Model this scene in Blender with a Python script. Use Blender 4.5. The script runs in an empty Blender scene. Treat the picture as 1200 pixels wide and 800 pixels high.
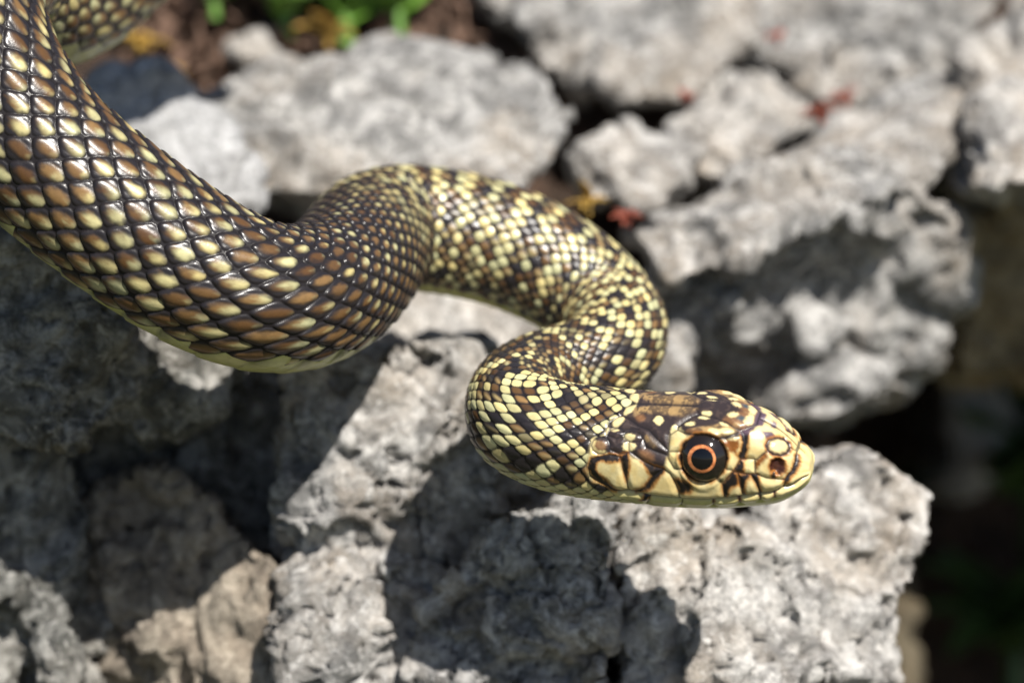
import bpy, bmesh, math, random
import numpy as np
from mathutils import Matrix, Vector

# ------------------------------------------------------------------ camera, sky, sun, exposure
# Everything is laid out in centimetres in a frame that leans with the gaze (x across, y away, z up);
# TILT turns that frame so that gravity is straight down and the camera looks down by 20 degrees.
CM = 0.01
PITCH = math.radians(20)
TILT = Matrix.Rotation(-PITCH, 4, 'X')
DIST = 42.0                      # camera to the snake's head, cm
scene = bpy.context.scene
COL = scene.collection

cam_data = bpy.data.cameras.new('camera')
cam = bpy.data.objects.new('camera', cam_data)
COL.objects.link(cam)
cam_data.sensor_width = 36
cam_data.lens = 100
cam_data.clip_start = 0.005
cam_data.clip_end = 500
cam.matrix_world = TILT @ Matrix.Translation((0, -DIST * CM, 0)) @ Matrix.Rotation(math.radians(90), 4, 'X')
cam_data.dof.use_dof = True
cam_data.dof.focus_distance = (DIST - 0.45) * CM
cam_data.dof.aperture_fstop = 10.0
scene.camera = cam

to_sun = (TILT.to_3x3() @ Vector((1.56, -3.4, 3.1))).normalized()
world = bpy.data.worlds.new('World')
scene.world = world
world.use_nodes = True
wn = world.node_tree.nodes
wl = world.node_tree.links
sky = wn.new('ShaderNodeTexSky')
sky.sky_type = 'NISHITA'
sky.sun_disc = False
sky.sun_elevation = math.asin(to_sun.z)
sky.sun_rotation = math.atan2(to_sun.x, to_sun.y)
wl.new(sky.outputs[0], wn['Background'].inputs[0])
wn['Background'].inputs[1].default_value = 0.05
sun_data = bpy.data.lights.new('sun', 'SUN')
sun_data.energy = 5.0
sun_data.angle = math.radians(0.53)
sun_data.color = (1.0, 0.955, 0.89)
sun = bpy.data.objects.new('sun', sun_data)
COL.objects.link(sun)
sun.rotation_euler = to_sun.to_track_quat('Z', 'Y').to_euler()
scene.view_settings.view_transform = 'Standard'
scene.view_settings.look = 'None'
scene.view_settings.exposure = 0.85
scene.view_settings.gamma = 1.0

# ------------------------------------------------------------------ helpers
def at(px, py, d):
    """point (cm) seen at px, py of the 1200 x 800 photograph, d cm beyond the head"""
    k = 0.36 * (DIST + d) / 1200.0
    return np.array([(px - 600.0) * k, d, (400.0 - py) * k])

def sstep(a, b, x):
    t = np.clip((x - a) / (b - a), 0, 1)
    return t * t * (3 - 2 * t)

def hash3(i, j, k, seed=0):
    with np.errstate(over='ignore'):
        h = (i.astype(np.int64) * 374761393 + j.astype(np.int64) * 668265263 + k.astype(np.int64) * 2147483647 + seed * 974634777)
        h = (h ^ (h >> 13)) * 1274126177
        h = h ^ (h >> 16)
    return (h & 0xFFFFFF).astype(np.float64) / 0xFFFFFF

def vnoise(p, seed=0):
    i = np.floor(p).astype(np.int64)
    f = p - i
    f = f * f * f * (f * (f * 6 - 15) + 10)
    out = 0
    for dx in (0, 1):
        for dy in (0, 1):
            for dz in (0, 1):
                w = (f[:, 0] if dx else 1 - f[:, 0]) * (f[:, 1] if dy else 1 - f[:, 1]) * (f[:, 2] if dz else 1 - f[:, 2])
                out = out + w * hash3(i[:, 0] + dx, i[:, 1] + dy, i[:, 2] + dz, seed)
    return out * 2 - 1

def fbm(p, octaves, seed=0, gain=0.5):
    a, s, o = 1.0, 0.0, 0.0
    for k in range(octaves):
        s = s + a * vnoise(p * (2.03 ** k) + k * 17.3, seed + k)
        o += a
        a *= gain
    return s / o

def worley(p, seed=0):
    """distance to the nearest and second nearest of one random point per unit cell"""
    i = np.floor(p).astype(np.int64)
    d1 = np.full(len(p), 9.0); d2 = np.full(len(p), 9.0); worley.cell = np.zeros(len(p))
    for dx in (-1, 0, 1):
        for dy in (-1, 0, 1):
            for dz in (-1, 0, 1):
                a, b, c = i[:, 0] + dx, i[:, 1] + dy, i[:, 2] + dz
                q = np.stack([a + hash3(a, b, c, seed), b + hash3(a, b, c, seed + 5), c + hash3(a, b, c, seed + 9)], 1)
                d = np.sqrt(((q - p) ** 2).sum(1))
                worley.cell = np.where(d < d1, hash3(a, b, c, seed + 13), worley.cell)
                d2 = np.minimum(d2, np.maximum(d, d1)); d1 = np.minimum(d1, d)
    return d1, d2

def mesh_from(name, verts, faces):
    """numpy verts (cm) and quad or tri array -> mesh in metres"""
    me = bpy.data.meshes.new(name)
    n, m = faces.shape
    me.vertices.add(len(verts)); me.vertices.foreach_set('co', (verts * CM).astype(np.float32).ravel())
    me.loops.add(n * m); me.loops.foreach_set('vertex_index', faces.astype(np.int32).ravel())
    me.polygons.add(n)
    me.polygons.foreach_set('loop_start', np.arange(0, n * m, m, dtype=np.int32))
    me.polygons.foreach_set('use_smooth', np.ones(n, dtype=bool))
    me.update(calc_edges=True)
    return me

def put(name, me, mat=None, parent=None, label=None, category=None, group=None, kind=None, origin=(0, 0, 0)):
    o = bpy.data.objects.new(name, me)
    COL.objects.link(o)
    if mat is not None:
        me.materials.append(mat)
    if parent is not None:
        o.parent = parent
    else:
        o.matrix_world = TILT @ Matrix.Translation(Vector(origin) * CM)
    for k, v in (('label', label), ('category', category), ('group', group), ('kind', kind)):
        if v:
            o[k] = v
    return o

class NT:
    def __init__(self, name):
        self.m = bpy.data.materials.new(name); self.m.use_nodes = True
        self.t = self.m.node_tree; self.b = self.t.nodes['Principled BSDF']
    def n(self, typ, **kw):
        x = self.t.nodes.new('ShaderNode' + typ)
        for k, v in kw.items():
            if k.startswith('i_'):
                x.inputs[k[2:].replace('_', ' ')].default_value = v
            else:
                setattr(x, k, v)
        return x
    def l(self, a, b):
        self.t.links.new(a, b)
    def coord(self, scale=100.0, loc=(0, 0, 0)):
        c = self.n('TexCoord'); m = self.n('Mapping')
        m.inputs['Scale'].default_value = (scale,) * 3; m.inputs['Location'].default_value = loc
        self.l(c.outputs['Object'], m.inputs['Vector'])
        return m.outputs[0]
    def noise(self, vec, scale, detail=5, rough=0.6, dist=0.0):
        x = self.n('TexNoise'); x.inputs['Scale'].default_value = scale; x.inputs['Detail'].default_value = detail
        x.inputs['Roughness'].default_value = rough; x.inputs['Distortion'].default_value = dist
        self.l(vec, x.inputs['Vector'])
        return x.outputs['Fac']
    def ramp(self, fac, stops):
        r = self.n('ValToRGB'); e = r.color_ramp.elements
        while len(e) < len(stops):
            e.new(0.5)
        for k, (p, c) in enumerate(stops):
            e[k].position = p
            e[k].color = (c, c, c, 1) if isinstance(c, (int, float)) else (*c, 1)
        self.l(fac, r.inputs[0])
        return r.outputs[0]
    def mix(self, fac, a, b, mode='MIX'):
        x = self.n('Mix', data_type='RGBA', blend_type=mode)
        for sock, v in ((x.inputs[0], fac), (x.inputs[6], a), (x.inputs[7], b)):
            if isinstance(v, (int, float)):
                sock.default_value = v
            elif isinstance(v, tuple):
                sock.default_value = (*v, 1)
            else:
                self.l(v, sock)
        return x.outputs[2]
    def bump(self, h, strength, dist):
        x = self.n('Bump'); x.inputs['Strength'].default_value = strength; x.inputs['Distance'].default_value = dist
        self.l(h, x.inputs['Height']); self.l(x.outputs[0], self.b.inputs['Normal'])

# ------------------------------------------------------------------ rock
def rock_material(name, light=(0.56, 0.545, 0.52), mid=(0.28, 0.275, 0.265), dark=(0.045, 0.045, 0.042), warm=(0.56, 0.46, 0.35), warmth=0.45, speck=0.5, loc=(0, 0, 0)):
    t = NT(name)
    v = t.coord(100.0, loc)
    big = t.noise(v, 0.35, 4, 0.6, 0.4)
    medium = t.noise(v, 1.3, 7, 0.68, 0.6)
    fine = t.noise(v, 6.0, 6, 0.7, 0.3)
    tiny = t.noise(v, 26.0, 4, 0.6)
    c = t.ramp(medium, [(0.36, tuple(x * 0.55 for x in mid)), (0.47, mid), (0.60, light), (0.70, tuple(min(1, x * 1.25) for x in light))])
    c = t.mix(t.ramp(big, [(0.44, 0.0), (0.62, warmth)]), c, warm)
    c = t.mix(t.ramp(t.noise(v, 0.8, 6, 0.7, 0.8), [(0.34, 0.55), (0.47, 0.0)]), c, tuple(x * 0.55 for x in mid))
    c = t.mix(t.ramp(t.noise(v, 1.9, 6, 0.7, 0.8), [(0.56, 0.0), (0.66, 0.8)]), c, tuple(min(1, x * 1.45) for x in light))
    # crusty pale lichen and black lichen specks
    c = t.mix(t.ramp(t.noise(v, 2.6, 8, 0.75, 1.0), [(0.54, 0.0), (0.61, 0.75)]), c, tuple(min(1, x * 1.35) for x in light))
    c = t.mix(t.ramp(t.noise(v, 3.4, 8, 0.78, 1.4), [(0.36, speck), (0.46, 0.0)]), c, dark)
    c = t.mix(t.ramp(fine, [(0.30, 0.65), (0.48, 0.0)]), c, tuple(x * 0.30 for x in mid))
    c = t.mix(t.ramp(tiny, [(0.30, 0.30), (0.55, 0.0)]), c, tuple(x * 0.25 for x in mid))
    t.l(c, t.b.inputs['Base Color'])
    t.b.inputs['Roughness'].default_value = 0.88
    t.b.inputs['Specular IOR Level'].default_value = 0.25
    h = t.n('Math', operation='ADD'); t.l(fine, h.inputs[0]); t.l(tiny, h.inputs[1])
    t.bump(h.outputs[0], 0.9, 0.0012)
    return t.m

def hull_mesh(hulls):
    bm = bmesh.new()
    for pts in hulls:
        vs = [bm.verts.new(Vector(p) * CM) for p in pts]
        r = bmesh.ops.convex_hull(bm, input=vs)
        junk = [g for g in set(r['geom_interior'] + r['geom_unused']) if isinstance(g, bmesh.types.BMVert)]
        bmesh.ops.delete(bm, geom=junk, context='VERTS')
    me = bpy.data.meshes.new('hulls'); bm.to_mesh(me); bm.free()
    return me

def slab(front, thick, shrink=0.82, bulge=0.0):
    """front outline (px, py, depth) -> 3D points of front, belly of the front, and back"""
    f = [at(*p) for p in front]
    c = sum(f) / len(f)
    pts = list(f)
    if bulge:
        pts += [c + (q - c) * 0.6 + np.array([0, -bulge, 0]) for q in f]
    pts += [c + (q - c) * shrink + np.array([0, thick, 0]) + np.array([0, q[1] - c[1], 0]) * 0.2 for q in f]
    return pts

def rock(name, label, hulls, mat, voxel=0.10, rough=1.0, smooth=3, seed=0, bedding=0.0, category='rock', group=None, kind=None, cracks=0.0):
    me = hull_mesh(hulls)
    tmp = bpy.data.objects.new('tmp', me); COL.objects.link(tmp)
    md = tmp.modifiers.new('r', 'REMESH'); md.mode = 'VOXEL'; md.voxel_size = voxel * CM
    dg = bpy.context.evaluated_depsgraph_get()
    ev = tmp.evaluated_get(dg); m2 = ev.to_mesh()
    n = len(m2.vertices)
    v = np.empty(n * 3, np.float32); m2.vertices.foreach_get('co', v); v = v.reshape(-1, 3).astype(np.float64) / CM
    nf = len(m2.polygons)
    ls = np.empty(len(m2.loops), np.int32); m2.loops.foreach_get('vertex_index', ls)
    f = ls.reshape(nf, 4)
    ev.to_mesh_clear(); bpy.data.objects.remove(tmp); bpy.data.meshes.remove(me)
    # soften
    e = np.concatenate([f[:, [0, 1]], f[:, [1, 2]], f[:, [2, 3]], f[:, [3, 0]]])
    deg = np.bincount(e[:, 0], minlength=n) + np.bincount(e[:, 1], minlength=n)
    def avg(x):
        s = np.zeros_like(x)
        for k in range(3):
            s[:, k] = np.bincount(e[:, 0], x[e[:, 1], k], n) + np.bincount(e[:, 1], x[e[:, 0], k], n)
        return s / deg[:, None]
    for k in range(smooth):
        v = v * 0.4 + avg(v) * 0.6
    def normals(x):
        fn = np.cross(x[f[:, 2]] - x[f[:, 0]], x[f[:, 3]] - x[f[:, 1]])
        nn = np.zeros_like(x)
        for c in range(4):
            for k in range(3):
                nn[:, k] += np.bincount(f[:, c], fn[:, k], n)
        return nn / (np.linalg.norm(nn, axis=1, keepdims=True) + 1e-12)
    nn = normals(v)
    o = np.array([seed * 3.7, seed * 1.3, seed * 7.1])
    q = v + o
    warp = np.stack([vnoise(q * 0.6, 11), vnoise(q * 0.6, 12), vnoise(q * 0.6, 13)], 1) * 0.7
    h = rough * (0.42 * fbm(q * 0.55 + warp, 3, seed + 1))
    d1, d2 = worley(q * 0.75 + warp, seed + 2)          # broken facets
    h += rough * 0.30 * (0.45 - d1) + rough * 0.50 * (worley.cell - 0.5) * sstep(0.0, 0.14, d2 - d1)
    v = v + nn * h[:, None]
    nn = normals(v); q = v + o
    h = rough * 0.10 * fbm(q * 2.2, 4, seed + 3)
    d1, d2 = worley(q * 1.7 + warp * 0.8, seed + 16)
    h += rough * 0.17 * (worley.cell - 0.5) * sstep(0.0, 0.12, d2 - d1)
    r = 1 - np.abs(fbm(q * 1.5 + warp, 4, seed + 4))
    h -= rough * 0.16 * sstep(0.90, 1.0, r)                # weathered runnels
    d1, d2 = worley(q * 3.0 + warp * 2, seed + 6)
    h -= rough * 0.10 * sstep(0.40, 0.12, d1) * sstep(-0.1, 0.3, vnoise(q * 0.9, seed + 8))   # pits
    if bedding:
        z = q[:, 2] + 0.35 * q[:, 0] + 0.5 * warp[:, 0]
        h += bedding * np.abs(((z * 0.55) % 1.0) - 0.5)
    if cracks:
        h -= cracks * sstep(0.955, 1.0, 1 - np.abs(fbm(q * 0.5 + warp, 3, seed + 9)))
    v = v + nn * h[:, None]
    nn = normals(v); q = v + o
    v = v + nn * (rough * 0.035 * fbm(q * 7.0, 3, seed + 5))[:, None]
    base = np.array([v[:, 0].mean(), v[:, 1].mean(), v[:, 2].min()])
    m = mesh_from(name, v - base, f)
    return put(name, m, mat, label=label if not kind else None, category=category if not kind else None, group=group, kind=kind, origin=base)

GREY = rock_material('limestone_grey', loc=(3, 1, 2))
PALE = rock_material('limestone_pale', light=(0.63, 0.61, 0.575), mid=(0.39, 0.375, 0.355), warmth=0.5, speck=0.35, loc=(7, 4, 1))
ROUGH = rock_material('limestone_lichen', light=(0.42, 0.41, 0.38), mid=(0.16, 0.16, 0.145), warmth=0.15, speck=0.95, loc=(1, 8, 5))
TAN = rock_material('limestone_tan', light=(0.46, 0.40, 0.32), mid=(0.26, 0.22, 0.175), warmth=0.5, speck=0.25, loc=(5, 5, 5))
BLUE = rock_material('limestone_blue', light=(0.58, 0.58, 0.58), mid=(0.46, 0.46, 0.46), warmth=0.05, speck=0.35, loc=(2, 9, 9))
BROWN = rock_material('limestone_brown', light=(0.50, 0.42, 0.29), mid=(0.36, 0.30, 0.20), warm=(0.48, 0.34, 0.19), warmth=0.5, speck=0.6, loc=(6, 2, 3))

# --- lower part of the outcrop
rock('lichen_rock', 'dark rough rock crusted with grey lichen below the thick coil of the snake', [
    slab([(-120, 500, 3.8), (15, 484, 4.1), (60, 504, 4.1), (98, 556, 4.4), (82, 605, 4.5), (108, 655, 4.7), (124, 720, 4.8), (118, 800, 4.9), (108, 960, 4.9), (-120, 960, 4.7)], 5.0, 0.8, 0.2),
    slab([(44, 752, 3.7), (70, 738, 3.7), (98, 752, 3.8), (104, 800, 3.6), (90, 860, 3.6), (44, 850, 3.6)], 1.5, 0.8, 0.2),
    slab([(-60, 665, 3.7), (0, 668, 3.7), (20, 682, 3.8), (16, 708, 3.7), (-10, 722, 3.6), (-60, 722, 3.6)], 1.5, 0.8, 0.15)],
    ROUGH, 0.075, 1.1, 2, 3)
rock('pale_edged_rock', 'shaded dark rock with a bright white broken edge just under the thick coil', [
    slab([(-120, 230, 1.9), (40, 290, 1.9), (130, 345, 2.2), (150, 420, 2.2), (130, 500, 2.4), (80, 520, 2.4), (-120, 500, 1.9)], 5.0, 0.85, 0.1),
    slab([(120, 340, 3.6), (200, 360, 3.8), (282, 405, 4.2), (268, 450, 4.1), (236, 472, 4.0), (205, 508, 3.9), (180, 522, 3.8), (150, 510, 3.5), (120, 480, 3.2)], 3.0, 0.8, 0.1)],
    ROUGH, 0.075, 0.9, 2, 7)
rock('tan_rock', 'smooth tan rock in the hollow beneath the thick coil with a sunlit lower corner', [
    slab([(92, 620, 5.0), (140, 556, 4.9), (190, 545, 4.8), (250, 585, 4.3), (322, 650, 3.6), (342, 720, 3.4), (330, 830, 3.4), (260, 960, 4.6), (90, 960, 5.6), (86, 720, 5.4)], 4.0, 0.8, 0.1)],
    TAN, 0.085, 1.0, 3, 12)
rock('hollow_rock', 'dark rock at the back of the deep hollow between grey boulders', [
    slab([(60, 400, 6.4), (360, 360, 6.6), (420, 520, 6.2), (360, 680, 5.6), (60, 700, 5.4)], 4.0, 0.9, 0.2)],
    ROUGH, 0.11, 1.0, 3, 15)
rock('central_boulder', 'large grey boulder carrying the shadow of the neck and head', [
    slab([(338, 445, 3.7), (420, 415, 3.7), (500, 398, 3.8), (560, 425, 4.1), (590, 520, 4.2), (570, 640, 3.8), (540, 800, 3.5), (520, 960, 3.4), (320, 960, 3.2), (340, 800, 3.3), (346, 650, 3.5)], 5.0, 0.85, 0.3),
    slab([(480, 710, 2.9), (560, 625, 2.7), (640, 585, 2.4), (698, 585, 2.2), (716, 640, 2.2), (710, 760, 2.3), (715, 960, 2.4), (450, 960, 2.7)], 4.0, 0.85, 0.1),
    slab([(540, 420, 5.0), (640, 450, 5.4), (725, 560, 5.6), (800, 640, 6.0), (810, 960, 5.6), (540, 960, 4.9)], 3.0, 0.95, 0.1),
    slab([(345, 800, 3.0), (360, 755, 3.0), (432, 655, 3.0), (478, 650, 3.1), (486, 690, 3.1), (440, 740, 3.0), (385, 800, 2.9)], 1.5, 0.8, 0.2),
    slab([(330, 690, 3.2), (345, 640, 3.3), (400, 628, 3.3), (412, 690, 3.2), (360, 735, 3.1)], 1.2, 0.8, 0.2)],
    GREY, 0.08, 1.05, 2, 21, cracks=0.25)
rock('sunlit_boulder', 'bright sunlit pale boulder under the chin with a knob on its far shoulder', [
    slab([(722, 650, 2.7), (758, 608, 2.75), (805, 598, 2.8), (868, 608, 3.0), (905, 640, 3.2), (935, 700, 3.0), (955, 800, 2.7), (950, 960, 2.4), (740, 960, 2.2), (718, 720, 2.6)], 4.0, 0.88, 0.15),
    slab([(880, 640, 4.2), (905, 575, 4.2), (950, 535, 4.3), (1010, 514, 4.3), (1060, 542, 4.2), (1100, 578, 4.1), (1086, 640, 3.9), (1032, 690, 3.6), (1020, 735, 3.5), (1000, 800, 3.3), (985, 960, 3.0), (900, 960, 3.0)], 3.5, 0.82, 0.25)],
    PALE, 0.08, 0.95, 2, 26, cracks=0.2)
# --- gap under the loop
rock('gap_rock', 'pale rock seen through the gap under the arched loop', [
    slab([(350, 310, 9.0), (480, 300, 8.6), (640, 330, 8.6), (700, 400, 8.4), (640, 470, 7.6), (480, 470, 7.4), (350, 450, 7.6)], 3.0, 0.9, 0.2)],
    PALE, 0.11, 0.8, 3, 31)
# --- upper part
rock('long_boulder', 'long pale grey boulder lying behind the arched loop', [
    slab([(212, 112, 9.6), (280, 86, 10.2), (400, 66, 10.8), (500, 46, 11.4), (560, 48, 11.4), (622, 76, 10.8), (674, 126, 9.8), (664, 168, 9.2), (612, 220, 8.3), (520, 232, 8.0), (420, 240, 7.8), (330, 236, 7.8), (286, 214, 8.0), (236, 170, 8.8)], 5.0, 0.85, 0.5)],
    GREY, 0.11, 0.8, 3, 36, cracks=0.2)
rock('blue_grey_stone', 'blue grey stone with a white lit end between thick coil and long boulder', [
    slab([(90, 120, 8.2), (132, 84, 8.8), (182, 82, 8.8), (228, 122, 8.4), (268, 150, 8.0), (306, 205, 7.2), (298, 246, 6.9), (240, 250, 6.6), (90, 200, 6.8)], 3.0, 0.85, 0.3)],
    BLUE, 0.09, 0.7, 3, 41)
rock('ridge_boulder', 'big boulder with a sunlit slanting ridge above a dark undercut face', [
    slab([(738, 275, 7.2), (800, 245, 7.8), (870, 226, 8.4), (980, 148, 9.8), (1080, 100, 11.0), (1126, 92, 11.4), (1130, 170, 9.6), (1090, 222, 8.0), (1060, 222, 7.3), (960, 232, 7.0), (905, 272, 6.7), (850, 320, 6.4), (790, 330, 6.4)], 5.0, 0.9, 0.0),
    slab([(770, 300, 7.0), (900, 262, 7.2), (1080, 225, 7.8), (1136, 250, 8.6), (1130, 330, 9.6), (1112, 405, 10.2), (1060, 455, 10.4), (980, 500, 10.6), (890, 505, 10.6), (790, 480, 10.2), (740, 400, 8.6)], 4.0, 0.9, 0.0),
    slab([(930, 392, 8.0), (936, 360, 8.2), (956, 348, 8.3), (980, 362, 8.2), (986, 392, 8.0), (960, 410, 8.2)], 2.5, 0.9, 0.2),
    slab([(876, 478, 8.4), (900, 440, 8.6), (945, 412, 8.8), (1000, 408, 8.8), (1044, 432, 8.6), (1046, 452, 8.6), (990, 494, 8.4), (920, 502, 8.4)], 3.5, 0.9, 0.2),
    slab([(740, 450, 7.4), (745, 400, 7.5), (790, 345, 7.6), (850, 325, 7.6), (858, 350, 7.6), (815, 395, 7.6), (790, 455, 7.4)], 2.0, 0.9, 0.1)],
    GREY, 0.11, 0.8, 2, 47)
rock('wedge_stone', 'pale wedge of stone jutting over the dark crack by the arched loop', [
    slab([(655, 205, 9.2), (690, 165, 9.6), (740, 142, 10.2), (800, 140, 10.4), (850, 170, 10.0), (800, 220, 8.9), (745, 238, 8.5), (690, 240, 8.5)], 3.0, 0.85, 0.3)],
    PALE, 0.11, 0.9, 3, 52)
rock('rounded_stone', 'rounded pale stone leaning on the slanting ridge', [
    slab([(790, 150, 10.8), (845, 90, 11.6), (905, 74, 12.0), (952, 104, 12.0), (966, 148, 11.2), (905, 196, 10.2), (850, 222, 9.8), (805, 205, 10.0)], 3.5, 0.85, 0.4)],
    PALE, 0.11, 1.0, 3, 57)
rock('upper_slab', 'grey slab above the long boulder across a dark crack', [
    slab([(500, -90, 15.5), (556, 0, 14.0), (600, 38, 13.2), (690, 112, 12.0), (740, 126, 11.8), (805, 120, 12.0), (860, 75, 13.0), (910, 0, 14.6), (920, -90, 15.5)], 5.0, 0.9, 0.5)],
    GREY, 0.13, 0.95, 3, 62, cracks=0.3)
rock('weathered_slab', 'brownish weathered slab with a dark notch behind the slanting ridge', [
    slab([(905, -90, 16.0), (885, 60, 13.8), (940, 108, 13.0), (1000, 134, 12.6), (1060, 112, 12.8), (1112, 74, 13.4), (1175, 10, 14.6), (1210, -90, 16.0)], 5.0, 0.9, 0.4)],
    GREY, 0.13, 1.2, 3, 67, cracks=0.35)
rock('overhanging_rock', 'pale knobbly rock overhanging the dark shaded cleft', [
    slab([(1124, 130, 9.8), (1150, 50, 11.2), (1250, -20, 12.6), (1420, -90, 13.5), (1900, -60, 13.0), (1900, 160, 8.0), (1500, 212, 7.2), (1260, 220, 7.2), (1190, 214, 7.4), (1138, 226, 8.0)], 9.0, 0.95, 0.2)],
    PALE, 0.14, 1.2, 3, 72)
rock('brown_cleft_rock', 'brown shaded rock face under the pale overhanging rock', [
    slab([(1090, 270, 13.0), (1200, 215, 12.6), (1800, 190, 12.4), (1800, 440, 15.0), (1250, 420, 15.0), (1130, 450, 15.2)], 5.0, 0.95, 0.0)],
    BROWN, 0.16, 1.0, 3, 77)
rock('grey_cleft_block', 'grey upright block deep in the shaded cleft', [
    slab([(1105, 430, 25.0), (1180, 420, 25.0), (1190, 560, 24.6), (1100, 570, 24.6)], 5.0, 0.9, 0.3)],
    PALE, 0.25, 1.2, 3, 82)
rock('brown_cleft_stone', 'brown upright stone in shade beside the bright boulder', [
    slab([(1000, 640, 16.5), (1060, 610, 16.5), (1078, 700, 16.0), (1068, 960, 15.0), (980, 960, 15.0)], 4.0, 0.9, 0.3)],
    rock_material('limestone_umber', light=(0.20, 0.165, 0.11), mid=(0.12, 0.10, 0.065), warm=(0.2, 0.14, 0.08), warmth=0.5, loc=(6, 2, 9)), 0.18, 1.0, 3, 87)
rock('soil_stone', 'small pale stone lying on brown soil by the green leaves', [
    slab([(268, 60, 14.0), (285, 28, 14.4), (316, 22, 14.4), (332, 45, 14.2), (322, 74, 13.8), (280, 78, 13.8)], 1.5, 0.8, 0.3)],
    PALE, 0.12, 0.7, 2, 92)

# --- the ground far below the outcrop, out to the horizon
gm = NT('ground')
gm.l(gm.ramp(gm.noise(gm.coord(1), 6.0, 8, 0.7), [(0.35, (0.03, 0.04, 0.012)), (0.5, (0.055, 0.055, 0.025)), (0.65, (0.11, 0.095, 0.06))]), gm.b.inputs['Base Color'])
gm.b.inputs['Roughness'].default_value = 1.0
gn = 60
ga = np.sign(np.linspace(-1, 1, gn)) * np.abs(np.linspace(-1, 1, gn)) ** 3 * 20000
GX, GY = np.meshgrid(ga, ga)
GP = np.stack([GX.ravel(), GY.ravel(), -34 + 3 * fbm(np.stack([GX.ravel() * 0.02, GY.ravel() * 0.02, GX.ravel() * 0], 1), 3, 7)], 1)
gi = np.arange(gn * gn).reshape(gn, gn)
go = put('ground', mesh_from('ground', GP, np.stack([gi[:-1, :-1], gi[:-1, 1:], gi[1:, 1:], gi[1:, :-1]], -1).reshape(-1, 4)), gm.m, kind='structure')
go.matrix_world = Matrix.Identity(4)
# --- earth that the rocks sit in
soil = NT('earth')
sv = soil.coord()
sc1 = soil.noise(sv, 1.2, 8, 0.7, 0.5)
soil.l(soil.ramp(sc1, [(0.3, (0.018, 0.012, 0.009)), (0.46, (0.06, 0.036, 0.022)), (0.58, (0.12, 0.068, 0.045)), (0.68, (0.24, 0.15, 0.09))]), soil.b.inputs['Base Color'])
soil.b.inputs['Roughness'].default_value = 1.0
soil.bump(soil.noise(sv, 4, 8, 0.7), 1.0, 0.004)
nx, nz = 200, 120
gx = np.linspace(-24, 40, nx); gz = np.linspace(-16, 14, nz)
X, Z = np.meshgrid(gx, gz)
Y = 9.5 + 0.45 * (Z + 6) + 19 * sstep(5.6, 8.6, X) * sstep(5.0, 1.0, Z)
P = np.stack([X.ravel(), Y.ravel(), Z.ravel()], 1)
P[:, 1] += 0.9 * fbm(P * 0.4, 5, 3)
idx = np.arange(nx * nz).reshape(nz, nx)
F = np.stack([idx[:-1, :-1], idx[:-1, 1:], idx[1:, 1:], idx[1:, :-1]], -1).reshape(-1, 4)
put('earth_bank', mesh_from('earth_bank', P, F), soil.m, kind='structure')

# ------------------------------------------------------------------ plants
def leaf_green(name, a, b, rough=0.45):
    t = NT(name)
    t.l(t.ramp(t.noise(t.coord(100), 3.0, 4, 0.6), [(0.3, a), (0.7, b)]), t.b.inputs['Base Color'])
    t.b.inputs['Roughness'].default_value = rough
    t.b.inputs['Subsurface Weight'].default_value = 0.0
    return t.m
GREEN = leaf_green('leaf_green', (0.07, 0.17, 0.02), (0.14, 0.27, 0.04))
OCHRE = leaf_green('leaf_ochre', (0.22, 0.12, 0.02), (0.38, 0.24, 0.04), 0.7)
RED = leaf_green('leaf_red', (0.16, 0.03, 0.018), (0.30, 0.08, 0.04), 0.5)
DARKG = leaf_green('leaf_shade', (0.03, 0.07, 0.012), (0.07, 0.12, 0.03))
LITTER = leaf_green('litter_brown', (0.07, 0.042, 0.028), (0.24, 0.145, 0.10), 0.8)

def leaf_mesh(name, length, width, curl=0.3, thick=0.03, fold=0.15):
    """a pointed blade with a midrib fold, curled along its length and with real thickness (cm)"""
    n = 8; top = []; rows = []
    for k in range(n + 1):
        u = k / n
        w = width * 0.5 * math.sin(math.pi * (0.06 + 0.90 * u) ** 0.8) ** 0.9
        for s in (-1, -0.5, 0, 0.5, 1):
            top.append((s * w, u * length, curl * length * (u - u * u * 1.6) + fold * abs(s) * w))
    top = np.array(top); bot = top - np.array([0, 0, thick]); V_ = np.concatenate([top, bot]); m = len(top)
    i = np.arange(m).reshape(n + 1, 5)
    F = [np.stack([i[:-1, :-1], i[:-1, 1:], i[1:, 1:], i[1:, :-1]], -1).reshape(-1, 4)]
    F.append(F[0][:, ::-1] + m)
    for e in (i[:, 0], i[::-1, 4], i[0, ::-1], i[n, :]):
        F.append(np.stack([e[1:], e[:-1], e[:-1] + m, e[1:] + m], -1))
    return mesh_from(name, V_, np.concatenate(F))

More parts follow.
